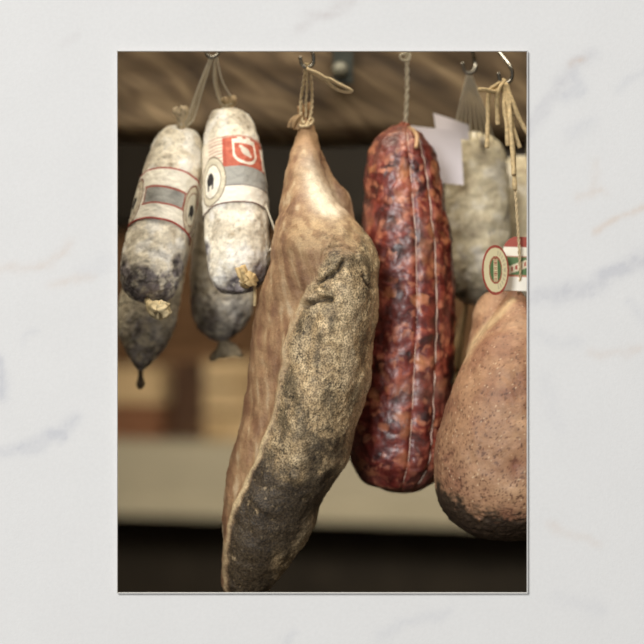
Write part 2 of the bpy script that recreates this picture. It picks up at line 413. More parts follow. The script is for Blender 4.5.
# ---------------------------------------------------------------- lofted bodies
def loft_eval(spine, q, th):
    px, py, Y, r = interp(spine, q)
    e = 0.01; a = interp(spine, max(0, q-e)); b = interp(spine, min(spine[-1][0], q+e))
    T = (P(b[0], b[1], b[2])-P(a[0], a[1], a[2])).normalized()
    fr = Vector((0, -1, 0)); fr = (fr-fr.dot(T)*T).normalized(); sd = fr.cross(T)
    if sd.x < 0: sd = -sd
    d = sd*math.cos(th)+fr*math.sin(th)
    return P(px, py, Y), d, r*s_of(Y), T
def keyed(sp):
    out = []; L = 0
    for i, s in enumerate(sp):
        if i: L += math.hypot(s[0]-sp[i-1][0], s[1]-sp[i-1][1])
        out.append((L, *s))
    return out
def body(spine, disp, colf, nrow=170, nseg=150):
    sp = keyed(spine); L = sp[-1][0]; V = []; C = []
    for i in range(nrow):
        # more rows close to the ends
        u = i/(nrow-1); u = u-0.10*math.sin(2*math.pi*u)/1.0*0.9
        q = L*u
        for k in range(nseg):
            th = 2*math.pi*k/nseg
            c, d, r, T = loft_eval(sp, q, th)
            p = c+d*r
            p = p+d*disp(p, q, th, r)*min(1, r/0.012)
            V.append(p); C.append(colf(p, q/L, th))
    F = []
    for i in range(nrow-1):
        for k in range(nseg):
            k2 = (k+1) % nseg
            F.append((i*nseg+k, i*nseg+k2, (i+1)*nseg+k2, (i+1)*nseg+k))
    F.append(tuple(range(nseg-1, -1, -1))); F.append(tuple((nrow-1)*nseg+k for k in range(nseg)))
    return sp, V, F, C

CRM = lin((236, 226, 204)); BRN = lin((166, 150, 126)); DK = lin((84, 76, 74)); BLU = lin((126, 117, 122)); WHT = lin((246, 243, 236))
def white_col(off, low, lowpy, blue=0.6, dk=DK, base=CRM, white=0.6):
    def f(p, u, th):
        a = fbm(p, 55, 5, off); b = fbm(p, 140, 4, off+3)
        c = mixc(base, BRN, sst(0.1, 0.7, a)*0.45+sst(0.1, 0.6, b)*0.45)
        c = mixc(c, WHT, white*sst(0.0, 0.5, -a))
        px, py = pix(p)
        g = sst(lowpy-low, lowpy+low*0.5, py+34*fbm(p, 34, 4, off+7))
        c = mixc(c, mixc(BLU*1.2, BLU*.75, sst(-.3, .3, b)), g*blue)
        s = sst(0.0, 0.6, fbm(p, 75, 5, off+11))
        cr_ = 1-sst(0, .16, abs(fbm(p, 70, 4, off+23)))
        c = mixc(c, base, sst(-.1, .45, fbm(p, 95, 4, off+15))*g*.9); c = mixc(c, dk*0.38, max(s*.8, cr_*.75)*g)
        return mixc(c, BRN*.6, sst(.35, .8, fbm(p, 210, 3, off+19))*.5)
    return f
def white_disp(off, amp=1.0):
    def f(p, q, th, r):
        px, py = pix(p); w = sst(262, 285, py)*.0011*(1-2*abs(N(p, 150, off+5)))
        return w+amp*(0.0014*N(p, 45, off)+0.0009*fbm(p, 130, 3, off)+0.0005*math.sin(th*7+3*N(p, 30, off)))
    return f
def flare(mb, path, radii, pleats, amp, nseg=64, flat=0.6):
    pts = [P(*a) for a in path]; n = 14; V = []
    rows = keyed([(a[0], a[1], a[2], r) for a, r in zip(path, radii)])
    L = rows[-1][0]
    for i in range(n):
        q = L*i/(n-1)
        for k in range(nseg):
            th = 2*math.pi*k/nseg; c, d, r, T = loft_eval(rows, q, th)
            fr = Vector((0, -1, 0)); dd = d-fr*d.dot(fr)*(1-flat)*(i/(n-1))
            rr = r*(1+amp*(i/(n-1))*math.cos(pleats*th+1.6*math.sin(th*2+1))+amp*1.2*(i/(n-1))*noise.noise(Vector((math.cos(th)*1.5, math.sin(th)*1.5, pleats+i*.12))))
            V.append(c+dd*rr+T*(r*0.35*(i/(n-1))*noise.noise(Vector((th*2, i*.1, pleats)))))
    F = [(i*nseg+k, i*nseg+(k+1) % nseg, (i+1)*nseg+(k+1) % nseg, (i+1)*nseg+k) for i in range(n-1) for k in range(nseg)]
    F.append(tuple(range(nseg-1, -1, -1)))
    # closed inner end
    o = (n-1)*nseg; V.append(sum((V[o+k] for k in range(nseg)), Vector())/nseg-(pts[-1]-pts[0]).normalized()*0.003)
    for k in range(nseg): F.append((o+k, o+(k+1) % nseg, len(V)-1))
    return mb.add(V, F)
def tail(name, parent, path, radii, col, pleats=7, amp=0.25, flat=0.6):
    m = flare(MB(), path, radii, pleats, amp, flat=flat)
    c = [mixc(lin(col), lin(col)*0.55, sst(-.1, .5, fbm(v, 260, 3))) for v in m.v]
    return m.build(name, M_tail, parent, col=c)
def label_patch(parent, sp, q0, q1, th0, th1, paint, off=0.0012, nq=150, nt=200, edge=None, name='paper_label', disp=None):
    V = []; C = []
    for i in range(nq):
        for k in range(nt):
            th = th0+(th1-th0)*k/(nt-1); a, b = (q0, q1) if edge is None else edge(th)
            q = a+(b-a)*i/(nq-1); c, d, r, T = loft_eval(sp, q, th)
            dd = disp(c+d*r, q, th, r)*0.7 if disp else 0
            p = c+d*(r+off+dd); V.append(p); C.append(paint(*pix(p), q, th))
    n0 = len(V)
    V += [v for v in V]
    for i in range(nq):
        for k in range(nt):
            th = th0+(th1-th0)*k/(nt-1); a, b = (q0, q1) if edge is None else edge(th)
            q = a+(b-a)*i/(nq-1); c, d, r, T = loft_eval(sp, q, th)
            V[n0+i*nt+k] = V[i*nt+k]-d*0.0004; C.append(C[i*nt+k])
    F = []
    for i in range(nq-1):
        for k in range(nt-1):
            a = i*nt+k; F.append((a, a+1, a+nt+1, a+nt)); F.append((n0+a, n0+a+nt, n0+a+nt+1, n0+a+1))
    for i in range(nq-1):
        for k in (0, nt-1): a = i*nt+k; F.append((a, a+nt, n0+a+nt, n0+a))
    for k in range(nt-1):
        for i in (0, nq-1): a = i*nt+k; F.append((a, a+1, n0+a+1, n0+a))
    return MB().add(V, F).build(name, M_paper, parent, col=C)

# hooks ------------------------------------------------------------------
def hook(px, py, Y, label, dx=0.0, big=1.0):
    b = P(px, py, Y); t = b+Vector((dx, 0, 0)); top = Vector((t.x, 0.06, RZ))
    pts = [b+Vector((-0.007*big, -0.002, 0.005)), b+Vector((-0.005*big, -0.002, -0.003)), b+Vector((0, -0.002, -0.006)),
           b+Vector((0.0065*big, 0, -0.001)), b+Vector((0.005*big, 0, 0.012)), top+Vector((-0.003, 0, -0.018)), top+Vector((-0.0105, 0, -0.002)),
           top+Vector((-0.006, 0, 0.0088)), top+Vector((0.004, 0, 0.0086)), top+Vector((0.0095, 0, 0.001))]
    o = MB().tube(smooth(pts, 0.0015), 0.0019*big, 10).build('metal_hook', M_steel, loc=b)
    MB
    return tag(o, label, 'hook', 'metal hooks above the meats')
hook(212, 52, 0.055, 'metal hook above the pair of white salamis on the left')
hook(307, 62, 0.035, 'metal hook holding the cord of the big central ham')
hook(407, 42, 0.085, 'metal hook above the red salami')
hook(469, 68, 0.11, 'shiny metal hook holding the netting strings of the grey salami')
hook(505, 78, 0.03, 'shiny metal hook at top right holding the raffia of the right ham', -0.010)

# ---------------------------------------------------------------- white salamis
SA = [(180.3, 126, 0.087, 5), (179.8, 129, 0.087, 13), (179.3, 136, 0.086, 20), (177.3, 150, 0.082, 25.5), (172.3, 175, 0.074, 29), (165.3, 205, 0.064, 30.5), (159.3, 235, 0.054, 31), (153.3, 260, 0.046, 31), (149.8, 279, 0.04, 29.5), (148.3, 290, 0.037, 25.5), (147.3, 298, 0.035, 18), (146.8, 302, 0.034, 6)]
SB = [(229,108,.08,6),(229,111,.08,14),(229,117,.079,20),(230,128,.076,24.5),(232,150,.070,28),(234,180,.061,30.5),(236,210,.052,32),(237.5,240,.042,32),(238,260,.035,31.5),(238,275,.030,28.5),(238.5,284,.027,23),(239,290,.025,15),(239,293,.025,5)]
SCs = [(181, 135, 0.15, 6), (180, 142, 0.15, 18), (177, 160, 0.148, 26), (168, 205, 0.145, 29), (158, 260, 0.14, 29), (150, 300, 0.135, 29), (146.5, 322, 0.133, 28.5), (144, 340, 0.131, 24), (142, 353, 0.13, 16), (141, 364, 0.13, 8), (140.5, 370, 0.13, 3.5)]
SDs = [(231, 125, 0.205, 6), (231, 133, 0.205, 18), (230, 150, 0.205, 27), (227, 200, 0.203, 30), (223.5, 255, 0.2, 31), (222, 292, 0.197, 31), (221.5, 312, 0.195, 29.5), (221.5, 327, 0.195, 23), (222, 336, 0.195, 13), (222.5, 341, 0.195, 5)]
def edge_cols(): pass
RED = lin((176, 82, 62)); REDP = lin((200, 112, 86)); GRY = lin((156, 154, 146)); CRE = lin((236, 229, 212)); LINE = lin((160, 84, 70)); INK = lin((48, 46, 46)); PALE = lin((216, 208, 186))
def rings(c, px, py, cx, cy, rx, ry, ink=INK):
    d = math.hypot((px-cx)/rx, (py-cy)/ry)
    if d < 1.0:
        c = mixc(PALE, lin((190, 178, 150)), 0.5+0.5*math.sin(px*3.1+py*2.3))
        if 0.90 < d < 1.0 or 0.66 < d < 0.71: c = lin((120, 100, 84))
        if d < 0.62: c = PALE*1.05
        # dark little animal shape
        a = math.hypot((px-cx+0.5)/(rx*0.33), (py-cy+ry*0.02)/(ry*0.26))
        if a < 1: c = ink
        if segd(px, py, cx-rx*.2, cy, cx-rx*.3, cy+ry*.4) < 0.8 or segd(px, py, cx+rx*.15, cy-ry*.2, cx+rx*.4, cy-ry*.35) < 1.3: c = ink
    return c
def paintA(px, py, q, th):
    qa, qb = eA(th)
    c = CRE
    u = (q-qa)/(qb-qa)
    if px > 0:
        # curved bands: measured from the top edge
        if 0.40 < u < 0.70 and math.radians(52) < th < math.radians(128): c = GRY*(0.92+0.16*math.sin(th*9))
        for a in (0.38, 0.70):
            if abs(u-a) < 0.018 and math.radians(48) < th < math.radians(132): c = LINE
        for a in (52, 128):
            if abs(th-math.radians(a)) < 0.028 and 0.40 < u < 0.70: c = LINE
    for a in (28, 157):
        x = (th-math.radians(a))/math.radians(23); y = (u-0.56)/0.46; d = math.hypot(x, y)
        if d < 1:
            c = mixc(PALE, lin((186, 172, 144)), 0.5+0.5*math.sin(q*2.6)*math.sin(th*60))
            if 0.91 < d or 0.64 < d < 0.69: c = lin((128, 84, 70))
            if d < 0.62: c = PALE
            if math.hypot((x+.05)/.30, (y-.05)/.24) < 1 or (abs(x-.2) < .08 and -.1 < y < .38) or (abs(x+.22) < .07 and 0 < y < .36): c = INK
    if math.radians(-12) < th < math.radians(8) and 0.12 < u < 0.5: c = lin((188, 44, 58))
    if u < 0.03 or u > 0.97: c = lin((170, 62, 52))
    if 0.10 < u < 0.30 and (int(th*40) % 3 == 0) and abs(u-0.24) < 0.02: c = mixc(c, BRN, .35)
    return c
def paintB(px, py, q, th):
    qa, qb = eB(th); u = (q-qa)/(qb-qa); c = CRE; d = math.degrees(th)
    if d > 200 or d < 0: d2 = d % 360
    # grey strip and red crest panel
    if 12 < d < 106:
        if u < 0.46:
            c = mixc(REDP, RED, 0.5+0.5*fbm((px, py, 0), 0.2, 3))
            if d < 22: c = CRE if 0.12 < u < .44 else RED
            if d > 100: c = RED
            # shield outline
            X = (d-62)/25.0; Y = (u-0.245)/0.19
            w = 1.0 if Y < 0.15 else math.sqrt(max(0, 1-((Y-0.15)/0.85)**2))
            inside = abs(X) < w and -1 < Y < 1
            wi = (1.0 if Y < 0.15 else math.sqrt(max(0, 1-((Y-0.15)/0.66)**2)))-0.17 if Y < .81 else -1
            inner = abs(X) < wi and Y > -0.62
            if inside and not inner: c = lin((238, 226, 206))
            if Y < -1.0 and Y > -1.28 and abs(abs(X)-.35) < .2: c = lin((238, 226, 206))
            if math.hypot((X+0.15*Y*2)/.36, (Y-.02)/.33) < 1 and inner: c = lin((214, 202, 184))
            if inner and segd(X, Y, -.35, .3, .35, -.35) < .13: c = lin((220, 208, 190))
            if u < 0.03: c = lin((196, 150, 130))
        elif u < 0.74: c = GRY*1.02
        if abs(u-0.74) < 0.008: c = lin((120, 108, 104))
    elif d >= 106:
        if u < 0.5: c = mixc(CRM, BRN, .2)
        if u < 0.42 and int(u*40) % 2 == 0 and d < 140: c = mixc(c, lin((178, 120, 100)), .6)
    x = (th-math.radians(132))/math.radians(31); y = (u-0.62)/0.36; e = math.hypot(x, y)
    if e < 1:
        c = mixc(PALE, lin((196, 184, 156)), 0.5+0.5*math.sin(q*2.3)*math.sin(th*50))
        if e > 0.94 or 0.66 < e < 0.70: c = lin((128, 112, 94))
        if e < 0.64: c = CRE
        if math.hypot((x-.12)/.30, (y+.12)/.26) < 1 or (abs(x-.3) < .08 and -.1 < y < .3) or (abs(x+.1) < .07 and 0 < y < .3): c = INK
    if u > 0.985: c = lin((120, 90, 80))
    return c
def make_white(name, spine, label, cols, disp, group):
    sp, V, F, C = body(spine, disp, cols)
    base = P(*spine[0][:3])
    t = thing(name, base, label, 'salami', group)
    MB().add(V, F).build('casing', M_mould, t, col=C)
    return t, sp
HK = P(212, 56, 0.055)
dA = white_disp(1.0); dB = white_disp(5.0)
A, spA = make_white('white_salami', SA, 'white moulded salami, leftmost, with cream and grey label outlined in red', white_col(1.0, 16, 276, .85), dA, 'white salamis on the left')
QA = (56, 109)
def eA(th):
    s_ = max(0, math.sin(th)); return (QA[0]+4-7*s_-2*math.cos(th), QA[1]+4-7*s_)
def eB(th):
    s_ = max(0, math.sin(th)); return (QB[0]+2-4*s_, QB[1]+3-4*s_)
label_patch(A, spA, QA[0], QA[1], math.radians(-28), math.radians(208), paintA, disp=dA, edge=eA)
tail('casing_knot', A, [(181,129,.073),(181,122,.071),(181.5,117,.07),(181,112,.07),(180,107,.07)], [4.5, 4, 5, 7.5, 6], (206, 186, 152), 6, .2, .9)
tail('casing_end', A, [(147,300,.018),(151,306,.008),(156,309,.0),(162,310,-.006),(169,308,-.008)], [3, 5, 9, 10, 6], (206, 186, 144), 9, .10, .8)
m = MB()
m.tube(smooth([HK+Vector((-.001, 0, 0)), P(198, 88, .065), P(186, 122, .073), P(181, 124, .066)], .003), .0011, 6)
m.tube(smooth([HK+Vector((.001, .001, 0)), P(203, 88, .067), P(192, 122, .078), P(182, 125, .078)], .003), .0010, 6)
m.build('string', M_cordp, A)
Bt, spB = make_white('white_salami', SB, 'white moulded salami with orange-red crest label and grey band', white_col(5.0, 16, 270, .85), dB, 'white salamis on the left')
QB = (39, 107)
label_patch(Bt, spB, QB[0], QB[1], math.radians(5), math.radians(200), paintB, disp=dB, edge=eB)
tail('casing_knot', Bt, [(229,110,.080),(229,105,.080),(229,101,.08),(228,97,.08)], [5, 5, 7, 6], (196, 172, 134), 6, .2, .9)
tail('casing_end', Bt, [(243,284,.016),(247,283,-.004),(246,280,-.012),(243,274,-.014),(240,267,-.013)], [4, 5.5, 5, 5.5, 5], (206, 176, 124), 5, .25, .8)
tail('casing_end', Bt, [(246,283,-.004),(248,281,-.012),(251,279,-.017)], [4, 5.5, 8], (206, 176, 124), 5, .12, 1.0)
m = MB(); m.cord([P(240, 281, -.008), P(246, 284, -.014), P(252, 284, -.012), P(252, 279, -.008)], .0014); m.build('end_tie', M_cord, Bt)
m = MB(); m.tube(smooth([P(246, 282, -.006), P(253, 284, -.006), P(255, 292, -.002), P(254.5, 306, 0)], .002), [.0018]*200 if False else .0018, 6)
m.build('casing_strand', M_raffia, Bt)
HB_ = HK+Vector((.0034, .001, .0008))
m = MB(); m.tube(smooth([HB_, P(214, 80, .065), P(221, 104, .078), P(228, 105, .073)], .003), .0011, 6)
m.tube(smooth([HB_+Vector((.001, 0, 0)), P(222, 80, .066), P(233, 101, .078), P(230, 104, .074)], .003), .0011, 6)
m.build('string', M_cordp, Bt)
m = MB(); m.tube(smooth([P(262, 196, .045), P(269, 214, .035), P(275, 232, .03), P(274, 244, .03), P(266, 254, .03)], .002), .0009, 6)
m.build('loose_string', M_cordp, Bt)
Ct, spC = make_white('white_salami', SCs, 'grey-blue tipped white salami hanging behind the leftmost salami, with short stub end', white_col(9.0, 24, 334, .62, base=lin((226, 214, 186)), white=.4), white_disp(9), 'white salamis on the left')
tail('casing_end', Ct, [(140.5,368,.13),(140.5,375,.13),(140.5,382,.13),(140.5,385,.13),(140.5,389,.13)], [3, 2.2, 3.8, 4, 1.5], (100, 86, 68), 4, .1, 1)
MB().tube(smooth([HK+Vector((0, .006, 0)), P(200, 90, .12), P(186, 130, .145), P(181, 137, .15)], .003), .001, 6).build('string', M_cordp, Ct)
Dt, spD = make_white('white_salami', SDs, 'dark-ended white salami behind the crest-labelled one, with flared casing tail', white_col(13.0, 22, 306, .66, base=lin((236, 226, 204)), white=.5), white_disp(13), 'white salamis on the left')
tail('casing_end', Dt, [(222.5,339,.195),(224,344,.195),(226,350,.195),(227,358,.195)], [4, 7, 12, 16], (168, 152, 124), 11, .09, .6)
MB().tube(smooth([HK+Vector((.002, .006, 0)), P(218, 90, .12), P(231, 122, .2), P(231, 128, .205)], .003), .001, 6).build('string', M_cordp, Dt)

# ---------------------------------------------------------------- hams (several lofts fused to one skin)
def section(rows, ridge=None, back=0.65, nseg=160, step=2.0):
    """rows: (py, xl, xr, yc, hd)"""
    V = []; y0, y1 = rows[0][0], rows[-1][0]; n = int((y1-y0)/step)+1
    for i in range(n):
        py = y0+(y1-y0)*i/(n-1); xl, xr, yc, hd = interp(rows, py)
        if ridge:
            ur, wt = interp(ridge, py); ur = max(ur, 0.02)
        for k in range(nseg):
            th = 2*math.pi*k/nseg; u = 0.5+0.5*math.cos(th); s = math.sin(th)
            px = xl+(xr-xl)*u
            if s >= 0:
                e = abs(s)**0.85; F = e
                if ridge and wt > 0:
                    Fr = 0.66
                    if u < ur: g = Fr*(u/ur)**0.75
                    else:
                        v = (u-ur)/(1-ur); g = Fr+(1.0-Fr)*math.sin(min(1, v/0.45)*math.pi/2) if v < 0.45 else math.sqrt(max(0, 1-((v-0.45)/0.55)**2))
                    F = e*(1-wt)+g*wt
                y = yc-hd*F
            else: y = yc+hd*back*abs(s)
            V.append(P(px, py, yc)+Vector((0, y-yc, 0)))
    F = [(i*nseg+k, (i+1)*nseg+k, (i+1)*nseg+(k+1) % nseg, i*nseg+(k+1) % nseg) for i in range(n-1) for k in range(nseg)]
    F.append(tuple(range(nseg-1, -1, -1))); F.append(tuple((n-1)*nseg+k for k in range(nseg)))
    return V, F
def fuse(parts, voxel, iters):
    m = MB()
    for V, F in parts: m.add(V, F)
    me = bpy.data.meshes.new('tmp'); me.from_pydata([tuple(v) for v in m.v], [], m.f); me.update()
    import bmesh
    bm = bmesh.new(); bm.from_mesh(me); bmesh.ops.recalc_face_normals(bm, faces=bm.faces); bm.to_mesh(me); bm.free()
    o = bpy.data.objects.new('tmp', me); COL.objects.link(o)
    r = o.modifiers.new('r', 'REMESH'); r.mode = 'VOXEL'; r.voxel_size = voxel
    s = o.modifiers.new('s', 'SMOOTH'); s.factor = 0.5; s.iterations = iters
    dg = bpy.context.evaluated_depsgraph_get(); dg.update()
    ev = bpy.data.meshes.new_from_object(o.evaluated_get(dg))
    bpy.data.objects.remove(o)
    V = [v.co.copy() for v in ev.vertices]; Nn = [v.normal.copy() for v in ev.vertices]; F = [tuple(p.vertices) for p in ev.polygons]
    return V, Nn, F

HROWS = [(116,299,306,.045,.003),(119,298,309,.045,.006),(124,297.5,312,.044,.009),(135,298,315.5,.042,.014),(150,292.5,320,.038,.02),(170,287,323,.032,.028),(190,283,330,.026,.037),(205,280,339,.02,.046),(215,277.5,348,.016,.052),(225,275,358,.012,.058),(235,273.5,367,.009,.063),(250,271,376,.006,.068),(265,268.5,379.5,.004,.071),(285,263,379,.003,.072),(320,254.5,376.5,.003,.072),(350,249.5,373,.004,.071),(370,247.5,371,.004,.070),(400,245,364,.004,.068),(420,242,358,.005,.066),(438,237,353,.005,.064),(458,231,348.5,.006,.061),(478,226.5,337,.007,.057),(500,222.5,323,.008,.052),(520,221,316,.009,.048),(543,221.5,305,.010,.043),(564,222,291,.011,.036),(580,223,279,.012,.028),(592,227,266,.013,.018),(598,236,254,.014,.006)]
HRIDGE = [(116,.4,0),(240,.5,0),(300,.38,.9),(332,.31,1),(369,.29,1),(417,.27,1),(444,.25,1),(479,.21,1),(516,.13,.9),(533,.08,.6),(560,.05,.2),(598,.05,0)]
HB = [(150,298,322,.05,.012),(165,296,328,.052,.018),(178,298,335,.054,.022),(186,300,342.5,.055,.024),(194,302,349,.056,.026),(205,304,353,.056,.028),(218,306,355,.054,.03),(240,310,360,.05,.03),(270,312,364,.045,.026),(290,320,355,.042,.01)]
CRACKS = [([(343,262),(338,270),(331,275),(324,279),(318,283)], 2.0, .0065), ([(304,306),(309,303),(316,300),(324,298),(331,300)], 2.4, .0085), ([(363,276),(367,284),(372,288)], 1.6, .003),
          ([(322,262),(324,252),(331,247),(342,246),(352,250),(358,257)], 1.5, .002), ([(325,291),(320,287),(316,290),(315,296)], 1.3, .003), ([(331,275),(335,281),(345,279)], 1.3, .002)]
MOUNDS = [(340, 256, 14, 8, .0035), (322, 287, 7, 5, .003), (310, 298, 7, 3, .002), (345, 290, 16, 16, .002), (330, 330, 20, 25, .002), (296, 478, 7, 5, .003), (352, 275, 10, 9, .002),(296,445,8,25,.003)]
def rx_at(py): return interp(HRIDGE, py)[0]
def ridge_px(py):
    xl, xr, _, _ = interp(HROWS, py); return xl+(xr-xl)*max(.02, rx_at(py))
TAN = lin((164, 131, 95)); FLESH = lin((134, 98, 71)); FDK = lin((100, 70, 50)); FAT = lin((226, 206, 172)); FATY = lin((196, 170, 126))
MLD = lin((170, 145, 108)); MLY = lin((210, 184, 142)); MDK = lin((60, 49, 36)); MDKG = lin((92, 80, 60))
def ham_disp(v, n):
    px, py = pix(v)
    d = 0.0022*N(v, 22, 2)+0.0016*fbm(v, 60, 4, 3)
    rdg = ridge_px(py)
    mould = (sst(rdg-2, rdg+6, px)*sst(242, 262, py)) if n.y < 0.3 else 1
    d += mould*(0.0004*fbm(v, 170, 4, 8)+0.0004*N(v, 420, 4)+.0012*fbm(v, 28, 3, 12))
    if n.y < 0.2:
        for pts, w, dep in CRACKS:
            if abs(px-pts[0][0]) > 60 or abs(py-pts[0][1]) > 60: continue
            wob = 1.5*N(v, 200, 9)
            d -= dep*math.exp(-(polyd(px+wob, py+wob, pts)/w)**2)
        for cx, cy, a, b, h in MOUNDS:
            d += h*math.exp(-((px-cx)/a)**2-((py-cy)/b)**2)
        # rolled fat lip along the ridge and a second fold on the flesh side
        if py > 290:
            e = px-rdg; d += 0.0016*math.exp(-((e+1.5)/2.2)**2)-0.0012*math.exp(-((e+7)/3.5)**2)
    return d
def ham_col(v, n):
    px, py = pix(v); a = fbm(v, 40, 5, 1); b = fbm(v, 120, 4, 6); g = N(v, 480, 2)*.6+N(v, 900, 5)*.5
    st = fbm((v.x*3.0+v.z*.7, v.y*3, v.z*0.30), 36, 4, 4)             # streaks running down the leg
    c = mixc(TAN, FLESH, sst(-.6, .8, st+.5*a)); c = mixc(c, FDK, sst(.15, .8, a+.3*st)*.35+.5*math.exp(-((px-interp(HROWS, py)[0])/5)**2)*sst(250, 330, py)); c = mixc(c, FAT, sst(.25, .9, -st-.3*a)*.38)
    # pale fat on the shoulder under the shank, its highlight painted into the colour
    f = math.exp(-((px-326-(py-205)*0.5)/13)**2-((py-205)/20)**2)+.6*math.exp(-((px-314-(py-180)*.3)/9)**2-((py-182)/26)**2)
    c = mixc(c, lin((236, 220, 192)), min(1, f*1.05+.35*f*b))
    if py < 160: c = mixc(c, lin((176, 140, 100)), sst(162, 125, py)*.8)
    f2 = sst(212, 222, py)*sst(262, 240, py)*sst(280, 300, px)
    c = mixc(c, mixc(lin((190, 160, 118)), lin((150, 118, 82)), sst(-.2, .4, b+.4*math.sin((px-py*.8)*.35))), f2*.7)
    if n.y < 0.35:
        rdg = ridge_px(py)+5*fbm(v, 45, 3, 9) if py > 285 else 305-(py-285)*-.6
        edge = px-(ridge_px(py)+3*fbm(v, 60, 3, 9))
        top = 247+16*fbm(v, 50, 3, 5)-(px-340)*.05
        if px > 350: top -= (px-350)*1.3
        mk = sst(-2.5, 4.5, edge)*sst(top-12, top+16, py+(px-330)*.15)
        # spill of speckle over the fat edge
        mk = max(mk, .6*sst(top-30, top+10, py)*sst(-8, 3, edge)*(1 if g > .18 else 0))
    else: mk = sst(230, 260, py); edge = 50
    md = mixc(MLD, MLY, sst(-.15, .35, b+.5*fbm(v, 22, 3, 31))); 
    md = mixc(md, MDKG, sst(.05, .6, a+.2*b)*.62)
    pt = fbm((v.x*1.6, v.y, v.z*.7), 38, 5, 41)
    md = mixc(md, lin((84, 72, 54)), sst(.05, .5, pt)*.7); md = mixc(md, lin((206, 184, 148)), sst(.2, .6, -pt)*.5)
    clus = fbm(v, 32, 3, 17)
    # dark growth, heavier to the foot of the ham
    low = sst(395, 500, py+34*a)
    yel = math.exp(-((px-(297-(py-440)*.12))/(9+6*a))**2)*sst(405, 425, py)*sst(478, 455, py)
    yel2 = math.exp(-((px-278)/9)**2-((py-563)/12)**2)*1.0
    right = sst(.0, 1., (px-(344-(py-440)*.55))/16)
    dark = low*(1-.85*min(1,yel))*(1-.6*min(1, yel2))*(1-.6*right)*sst(-.85, -.1, b+.9*low-.6)
    md = mixc(md, MDK, min(1, dark*1.1)*.95)
    d2 = math.exp(-((px-331)/9)**2-((py-(440))/32)**2)*.8*sst(-.2, .3, a+b)
    md = mixc(md, MDK, d2)
    gt = .32-.35*clus
    if g > gt: md = mixc(md, lin((40, 33, 25)), min(.85, (g-gt)*5))
    elif g < -0.34: md = mixc(md, lin((220, 198, 152)), min(.5, (-g-.34)*2.5)*(1-.8*low))
    c = mixc(c, md, mk)
    # pale rim of fat right along the ridge
    if n.y < .3 and py > 285: c = mixc(c, lin((206, 182, 140)), (.5+.4*sst(410, 440, py)*sst(540, 500, py))*math.exp(-((edge+1.0)/2.0)**2))
    if n.y < .2:
        for pts, w, dep in CRACKS[:3]:
            if abs(px-pts[0][0]) < 60 and abs(py-pts[0][1]) < 60: c = mixc(c, lin((46, 37, 28)), .9*math.exp(-(polyd(px, py, pts)/(w*1.0))**2))
    return np.append(c, mk)
def make_ham(name, loc, label, parts, disp, colf, material, voxel=0.0015, iters=3):
    V, Nn, F = fuse(parts, voxel, iters)
    V2 = [v+n*disp(v, n) for v, n in zip(V, Nn)]; C = [colf(v, n) for v, n in zip(V, Nn)]
    t = thing(name, loc, label, 'ham')
    MB().add(V2, F).build('meat', material, t, col=C)
    return t
H1 = make_ham('cured_ham', P(303, 118, .044), 'large central cured ham with grainy grey-brown mould and dark lower end', [section(HROWS, HRIDGE), section(HB, back=.9)], ham_disp, ham_col, M_ham)
m = MB()
m.cord([P(306, 63, .033), P(304, 80, .035), P(301, 98, .038), P(301, 116, .035), P(305, 124, .028)], .0016)
m.cord([P(308, 63, .033), P(311, 80, .036), P(312, 100, .04), P(310, 118, .036), P(306, 126, .028)], .0016)
m.cord([P(307, 64, .031), P(307, 84, .033), P(306, 104, .036), P(306, 118, .036)], .0012)
m.cord([P(298, 122, .04), P(302, 126, .027), P(310, 125, .028), P(313, 120, .04), P(308, 117, .055), P(299, 118, .055), P(297.5, 121, .04)], .0016)
m.build('hanging_cord', M_cord, H1)
m = MB()
bow = smooth([P(307, 69, .030), P(312, 71, .028), P(319, 74, .026), P(325, 78, .026), P(330, 79, .026), P(337, 83, .026), P(345, 87, .026), P(352, 91, .027), P(348, 92, .028), P(341, 91, .028), P(333, 87, .028), P(326, 80, .028)], .002)
m.tube(bow, .0017, 8); m.tube(smooth([P(308, 70, .032), P(315, 74, .031), P(322, 78, .03), P(327, 80, .028)], .002), .002, 8)
m.build('cord_bow', M_cord, H1)
tail('frayed_end', H1, [(302,118,.04),(299,119,.036),(296,123,.034),(294,129,.034)], [3, 5, 6.5, 5], (150, 122, 86), 8, .3, .9)
tail('shank_tie', H1, [(306,123,.044),(306,116,.044),(305,110,.044),(303,105,.044)], [6.5, 5, 7, 6], (168, 132, 90), 7, .2, .9)

R2 = [(290,511,519,.03,.004),(294,508,522,.03,.01),(300,503,527,.028,.018),(310,496,535,.024,.028),(325,487,545,.018,.038),(340,477,553,.012,.047),(356,466.5,560,.008,.054),(383,454,570,.004,.061),(405,446.5,577,.002,.064),(422,441.5,582,.001,.066),(440,437,586,.0,.067),(457,434.5,590,0,.068),(480,434,592,0,.068),(501,437.5,589,.002,.065),(515,446,583,.004,.058),(525,456,574,.006,.048),(533,470,560,.008,.034),(538.5,488,542,.01,.014),(540,500,530,.01,.004)]
R2B = [(292,487,520,.07,.012),(298,480,520,.07,.018),(306,475,522,.068,.022),(316,472.3,524,.066,.025),(333,470.5,528,.062,.028),(350,468,534,.056,.03),(370,466,540,.05,.03),(400,470,540,.04,.02)]
SK = lin((168, 128, 96)); SKR = lin((140, 98, 74)); SKP = lin((196, 158, 122))
def r_disp(v, n):
    px, py = pix(v); d = .002*N(v, 20, 7)+.0010*fbm(v, 70, 3, 9)
    low = sst(480, 515, py-(px-434)*.15)
    d += low*.0012*fbm(v, 200, 3)
    for cx, cy, a, b, h in ((515, 465, 9, 12, -.003), (490, 350, 18, 20, .002), (515, 492, 18, 8, .002)):
        d += h*math.exp(-((px-cx)/a)**2-((py-cy)/b)**2)
    return d
